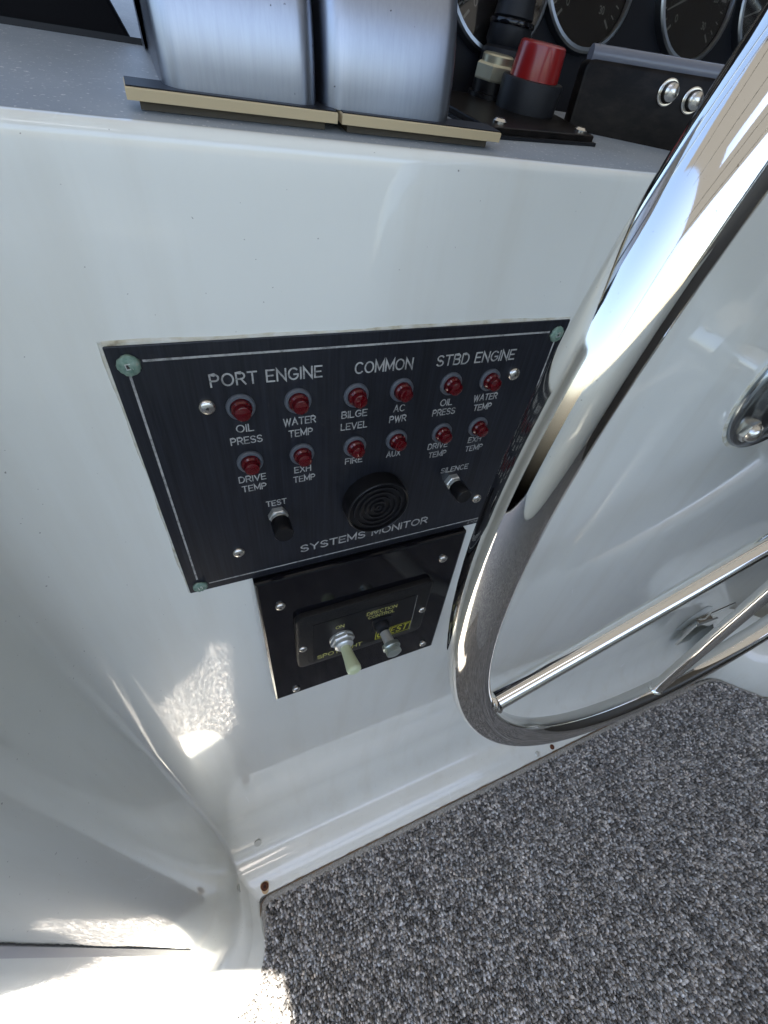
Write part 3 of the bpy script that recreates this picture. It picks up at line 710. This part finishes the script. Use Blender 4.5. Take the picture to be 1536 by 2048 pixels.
for i in range(K):
    t = 2 * PI * i / K; SV.append((0.838 + 0.034 * math.cos(t) * (1 + 0.10 * math.sin(3 * t + 1)) + 0.01 * math.sin(t), -0.0009, -0.606 + 0.038 * math.sin(t) * (1 + 0.12 * math.sin(4 * t))))
part('putty_smear', (SV, [(0, 1 + i, 1 + (i + 1) % K) for i in range(K)]), mat('pale_putty', (0.66, 0.69, 0.66), 0.4), lat)

# ================================================================== things on the dash
du, dv, dn = Vector((1, 0, 0)), Vector((0, ct, st)), Vector((0, -st, ct))
def dpt(x, y, h=0.0): return dash(x, y, h)
def throttle(x0, x1, hx0, hx1, label):
    o = dpt(0, 0.009); r = thing('throttle_control', label, 'throttle', dpt((x0 + x1) / 2, 0.05), 'throttle housings on the dash')
    yb = 0.001      # along dash from o
    part('foot', prism([(x0 + .003, yb + .0035), (x1 - .003, yb + .0035), (x1 - .003, .012), (x0 + .003, .012)], o, du, dv, dn, 0.0002, 0.0026), brownf, r)
    part('base_plate', prism([(x0, yb), (x1, yb), (x1, .012), (x0, .012)], o, du, dv, dn, 0.0026, 0.0052, 0.0003), beige, r)
    part('gasket', prism([(x0 + .0003, yb + .0005), (x1 - .0003, yb + .0005), (x1 - .0003, .0117), (x0 + .0003, .0117)], o, du, dv, dn, 0.0052, 0.0055), rubber, r)
    # arched brushed cover: section across x with rounded shoulders, swept up a gentle arc
    V = []; F = []; steps = 40; sec = []
    wd = (hx1 - hx0) / 2; rad = 0.0062; q = 8
    for k in range(q + 1): t = math.radians(180 + 90 * k / q); sec.append((-wd + rad + rad * math.cos(t), rad + rad * math.sin(t)))
    for k in range(1, 10): sec.append((-wd + rad + (2 * wd - 2 * rad) * k / 10, 0))
    for k in range(q + 1): t = math.radians(270 + 90 * k / q); sec.append((wd - rad + rad * math.cos(t), rad + rad * math.sin(t)))
    sec = [(-wd, 0.03)] + sec + [(wd, 0.03)]
    RA = 0.058; cen = Vector(((hx0 + hx1) / 2, 0.0695, 0.072))
    for i in range(steps + 1):
        a = math.radians(-8.2 + 188.2 * i / steps)        # climbs the helmsman's side, over the top
        rd = Vector((0, -math.cos(a), math.sin(a))); shift = -0.0016 * (RA * math.sin(a)) / 0.02
        for sx, dpp in sec: V.append(cen + Vector((sx + shift * .4, 0, 0)) + rd * (RA - dpp))
    K = len(sec)
    for i in range(steps):
        for k in range(K - 1): F.append((i * K + k, i * K + k + 1, (i + 1) * K + k + 1, (i + 1) * K + k))
    part('cover', (V, F), brushed, r, True, math.radians(50))
    for sx in (-1, 1):
        cx = cen.x + sx * (wd - 0.0012); K2 = 24
        P = [(cx, cen.y, cen.z - 0.008)] + [(cx, cen.y - (RA - 0.004) * math.cos(math.radians(-8.2 + 188.2 * i / K2)), cen.z + (RA - 0.004) * math.sin(math.radians(-8.2 + 188.2 * i / K2))) for i in range(K2 + 1)]
        part('side_cheek', (P, [(0, i, i + 1) for i in range(1, K2 + 1)]), brushed, r)
    t0 = cen + Vector((0, -0.004, RA - 0.002))
    lv = part('lever', tube([t0, t0 + Vector((0, -0.01, 0.06)), t0 + Vector((0, -0.02, 0.11))], [0.006, 0.005, 0.005], 16), chrome, r, True)
    part('knob', lathe([(0.004, 0.10), (0.014, 0.105), (0.016, 0.118), (0.012, 0.130), (0.003, 0.134)], t0, (0, -0.18, 1), 24), blackp, lv, True)
throttle(.0243, .0828, .0338, .0777, 'brushed aluminium throttle housing on beige base plate, nearer the black box')
throttle(.0843, .1438, .0795, .1248, 'brushed aluminium throttle housing on beige base plate, next to red push button')

# switch plate with red button and key switch
o = dpt(0, 0.009)
swp = thing('dash_switch_plate', 'black switch plate on the dash carrying a red capped button and zinc key switch', 'switch plate', dpt(.19, .05))
part('plate', prism([(.150, .020), (.212, .0285), (.222, .092), (.148, .088)], o, du, dv, dn, 0.0002, 0.0034, 0.0006), brk, swp)
part('gasket', prism([(.149, .0185), (.2135, .0270), (.223, .093), (.147, .089)], o, du, dv, dn, 0.0001, 0.0012), rubber, swp)
for x, y in [(.1615, .0300), (.2085, .0345), (.155, .083)]:
    s_ = part('plate_screw', lathe([(0.0028, 0.0033), (0.0028, 0.0040), (0.0018, 0.0048)], o + du * x + dv * y, dn, 18), screwm, swp, True)
rbase = o + du * .1965 + dv * .0640
rb = part('red_button', lathe([(0.0140, 0.003), (0.0142, 0.0135), (0.0138, 0.0142), (0.0118, 0.0143)], rbase, dn, 44), rubber, swp, True)
part('cap', lathe([(0.0112, 0.0140), (0.0104, 0.0240), (0.0101, 0.0252), (0.0092, 0.0257), (0.003, 0.0258)], rbase, dn, 44), redm, rb, True)
kb = o + du * .1885 + dv * .0850
ks = part('key_switch', lathe([(0.0105, 0.003), (0.0105, 0.0050), (0.0092, 0.0052), (0.0092, 0.0095)], kb, dn, 36), blackp, swp, True)
part('hex_nut', lathe([(0.0094, 0.0095), (0.0096, 0.0102), (0.0096, 0.0146), (0.0088, 0.0154)], kb, dn, 6, rot=0.35), mat('yellowed_zinc', (0.50, 0.48, 0.36), 0.35, 0.7), ks)
part('barrel', lathe([(0.0074, 0.0150), (0.0074, 0.0178), (0.0066, 0.0184), (0.0052, 0.0182)], kb, dn, 24), MATS['yellowed_zinc'], ks, True)
# black lever boot behind the button
lb = thing('rubber_lever_boot', 'ribbed black rubber lever boot standing behind the red capped button', 'lever boot', dpt(.203, .108))
bb = dpt(.2015, .108)
part('boot', lathe([(0.013, 0.0), (0.0125, 0.010), (0.0112, 0.0118), (0.0122, 0.0135), (0.0112, 0.0190), (0.0098, 0.0200), (0.0108, 0.0220), (0.0104, 0.0270), (0.0078, 0.0282), (0.0096, 0.0300), (0.0080, 0.0400), (0.0060, 0.0500), (0.0050, 0.0700)], bb, (0.03, -0.06, 1), 34), rubber, lb, True)
part('clamp', lathe([(0.0110, 0.0271), (0.0112, 0.0278), (0.0108, 0.0290), (0.0100, 0.0291)], bb, (0.03, -0.06, 1), 30), MATS['black_gloss_acrylic'], lb, True)

# gauge cluster
gp = thing('gauge_panel', 'black instrument panel of round dials behind the throttle housings', 'instrument panel', (0.34, 0.13, 0.075))
gn = Vector((0, -0.97, 0.24)).normalized(); gu = Vector((1, 0, 0)); gv = gn.cross(gu); gv = -gv if gv.z < 0 else gv
go = Vector((0.2545, 0.124, 0.1235))
part('panel', prism([(-0.10, -0.070), (0.75, -0.070), (0.75, 0.060), (-0.10, 0.060)], go, gu, gv, gn, -0.010, 0.0, 0.001), mat('black_dash_panel', (0.004, 0.005, 0.008), 0.45, spec=0.2), gp)
for gi, (gx_, gz_, needle) in enumerate([(-0.0560, -0.0075, 215), (-0.0005, 0.0005, 208), (0.0790, 0.0050, 205), (0.1445, 0.0090, 200), (0.21, 0.010, 150), (0.29, 0.010, 120)]):
    c0 = go + gu * gx_ + gv * gz_; rr = 0.0300
    g_ = part('gauge', lathe([(rr, 0), (rr, 0.0040), (rr - 0.0008, 0.0048), (rr - 0.0022, 0.0050), (rr - 0.0026, 0.0022)], c0, gn, 48, False, False), bezelm, gp, True)
    part('dial', lathe([(rr - 0.0022, 0.0012), (0.0005, 0.0012)], c0, gn, 40, False, True), darkdial, g_)
    tk = []
    for k in range(25):
        a = math.radians(225 - 270 * k / 24); L0 = rr * (0.76 if k % 4 else 0.70); L1 = rr * 0.84
        d = gu * math.cos(a) + gv * math.sin(a); s = gn.cross(d) * (0.00030 if k % 4 else 0.00055); b0 = c0 + gn * 0.0014
        tk.append(([b0 + d * L0 - s, b0 + d * L0 + s, b0 + d * L1 + s, b0 + d * L1 - s], [(0, 1, 2, 3)]))
    part('tick_marks', join(*tk), dialm, g_)
    for k, sdig in enumerate(('0', '5', '10', '15', '20', '25', '30')):
        a = math.radians(225 - 270 * k / 6); ctr = c0 + (gu * math.cos(a) + gv * math.sin(a)) * rr * 0.55 + gn * 0.0014
        v_, f_ = text_vf(sdig, -0.0008 * len(sdig), 0.0008 * len(sdig), -0.0014, 0.0028, 0.0, wd=0.0005)
        part('numeral', ([ctr + gu * p[0] + gv * p[2] + gn * (-p[1]) for p in v_], f_), dialm, g_)
    a = math.radians(needle); d = gu * math.cos(a) + gv * math.sin(a); s = gn.cross(d)
    b0 = c0 + gn * 0.0022
    part('needle', sheet([b0 - d * 0.005 - s * 0.0008, b0 - d * 0.005 + s * 0.0008, b0 + d * rr * 0.78 + s * 0.0003, b0 + d * rr * 0.78 - s * 0.0003], 0.0003, gn), dialm, g_)
    part('glass', lathe([(rr - 0.0023, 0.0034), (rr - 0.0023, 0.0040)], c0, gn, 40), glassm, g_)
# black bracket in front of the dials
br = thing('black_bracket', 'scuffed black mounting board with two dome nuts in front of the dials', 'bracket', (0.27, 0.05, 0.064))
bo_ = Vector((0.2700, 0.0490, 0.0600)); bu = Vector((0.94, -0.34, 0)).normalized(); bnn = Vector((-0.34, -0.94, 0)).normalized()
part('board', prism(rrect(-0.052, 0.16, -0.004, 0.0310, 0.004, 4), bo_, bu, (0, 0, 1), bnn, -0.008, 0.0, 0.002), brk, br, True)
part('top_rail', tube([bo_ + bu * -0.050 + Vector((0, 0, 0.0320)) - bnn * 0.004, bo_ + bu * 0.16 + Vector((0, 0, 0.0320)) - bnn * 0.004], 0.0036, 14), mat('lit_lip_grey', (0.14, 0.15, 0.18), 0.25), br, True)  # paler grey puts the lip's light and reflection into its colour
for s_ in (-0.0085, 0.0050):
    b0 = bo_ + bu * s_ + Vector((0, 0, 0.0235 - 0.0015 * (s_ > 0)))
    wsh = part('dome_nut', lathe([(0.0050, 0), (0.0050, 0.0008), (0.0046, 0.0011)], b0, bnn, 24), screwm, br, True)
    part('dome', lathe([(0.0040, 0.0010), (0.0040, 0.0026), (0.0034, 0.0042), (0.0018, 0.0052), (0.0004, 0.0054)], b0, bnn, 24), screwm, wsh, True)
# black box at the other end of the dash
bxo = thing('black_electronics_box', 'black moulded instrument box on the dash with a pale green label', 'box', dpt(-0.06, 0.14))
boxm = mat('matt_black_case', (0.003, 0.003, 0.004), 0.6, spec=0.08)
part('case', prism([(-0.20, 0.0), (0.0310, -0.001), (0.0265, 0.008), (0.0215, 0.018), (0.0185, 0.040), (0.015, 0.055), (-0.20, 0.055)], dpt(0, 0.1165), (1, 0, 0), (0, 0, 1), FN, -0.07, 0.0, 0.0015), boxm, bxo)
part('gasket', prism([(-0.20, 0.0), (0.0335, -0.0), (0.0335, 0.0020), (-0.20, 0.0020)], dpt(0, 0.1140), (1, 0, 0), (0, 0, 1), FN, -0.07, 0.0), rubber, bxo)
part('label', ([(0.0130, 0.1158, 0.0862), (0.0240, 0.1158, 0.0848), (0.0215, 0.1158, 0.0960), (0.012, 0.1158, 0.0960)], [(0, 1, 2, 3)]), labelm, bxo)

# ================================================================== added unseen canvas: shades the helm, its opening cut to shape the sun patch
ht = thing('added_shade_awning', 'added unseen canvas shade overhead, its opening shaped to admit a sun patch', 'added shade', (0.4, -0.5, 1.15))
ho = [(-1.3, -2.1), (2.2, -2.1), (2.2, 0.9), (-1.3, 0.9)]; dy = -(1.15 - FLOOR) * SUN.y / SUN.z
hp = [(-1.0, -0.30), (-0.30, -0.27), (-0.14, -0.240), (-0.060, -0.295), (-0.047, -0.335), (-0.012, -0.322), (-0.022, -0.24), (-0.027, -0.165), (-0.16, -0.095), (-0.45, 0.05), (-1.0, 0.05)]
hq = [(x, y - dy) for x, y in hp]
from mathutils.geometry import tessellate_polygon
V = [(x, y, 1.15) for x, y in ho + hq]
F = [tuple(t) for t in tessellate_polygon([[Vector((x, y, 0)) for x, y in ho], [Vector((x, y, 0)) for x, y in hq[::-1]]])]
V = [(x, y, 1.15) for x, y in ho + hq[::-1]]
part('canvas', (V, F), shadem, ht)

cs = thing('added_dark_panel', 'added unseen dark panel dimming the light from the right', 'added blocker', (1.45, -0.6, FLOOR))  # added out of view to darken the light on the side pillar
part('panel', box(1.42, 1.48, -2.4, 0.6, FLOOR, 1.08), blockm, cs)

# added unseen posts under the canvas, for streaks in the chrome
for px, lab in ((-1.22, 'added unseen post on the open side, mirrored in the chrome'), (1.34, 'added unseen post beside the dark panel, mirrored in the chrome')):
    pt = thing('added_post', lab, 'post', (px, -1.9, FLOOR))
    part('tube', lathe([(0.024, 0.0), (0.024, 1.90)], (px, -1.9, FLOOR), (0, 0, 1), 24), chrome, pt, True)
    part('foot', lathe([(0.055, 0.0), (0.055, 0.008), (0.030, 0.012)], (px, -1.9, FLOOR), (0, 0, 1), 24), chrome, pt, True)

cb = thing('added_reflection_panel', 'added unseen low white panel aft, keeping reflections in the console face smooth', 'added panel', (-0.05, -1.40, FLOOR))  # added out of view so the glossy face reflects an even surface
part('panel', prism(rrect(-1.3, 1.41, FLOOR, 0.06, 0.03), (0, -1.42, 0), (1, 0, 0), (0, 0, 1), (0, 1, 0), -0.06, 0.04, 0.012), gel, cb, True)

for yb_ in (-1.85, -1.30, -0.28, 0.45):  # added unseen tubes that draw long streaks in the chrome
    part('added_bow', tube([(-1.28, yb_, 1.10), (-0.9, yb_, 1.132), (0.4, yb_, 1.134), (1.8, yb_, 1.132), (2.18, yb_, 1.10)], 0.011, 12), chrome, ht, True)
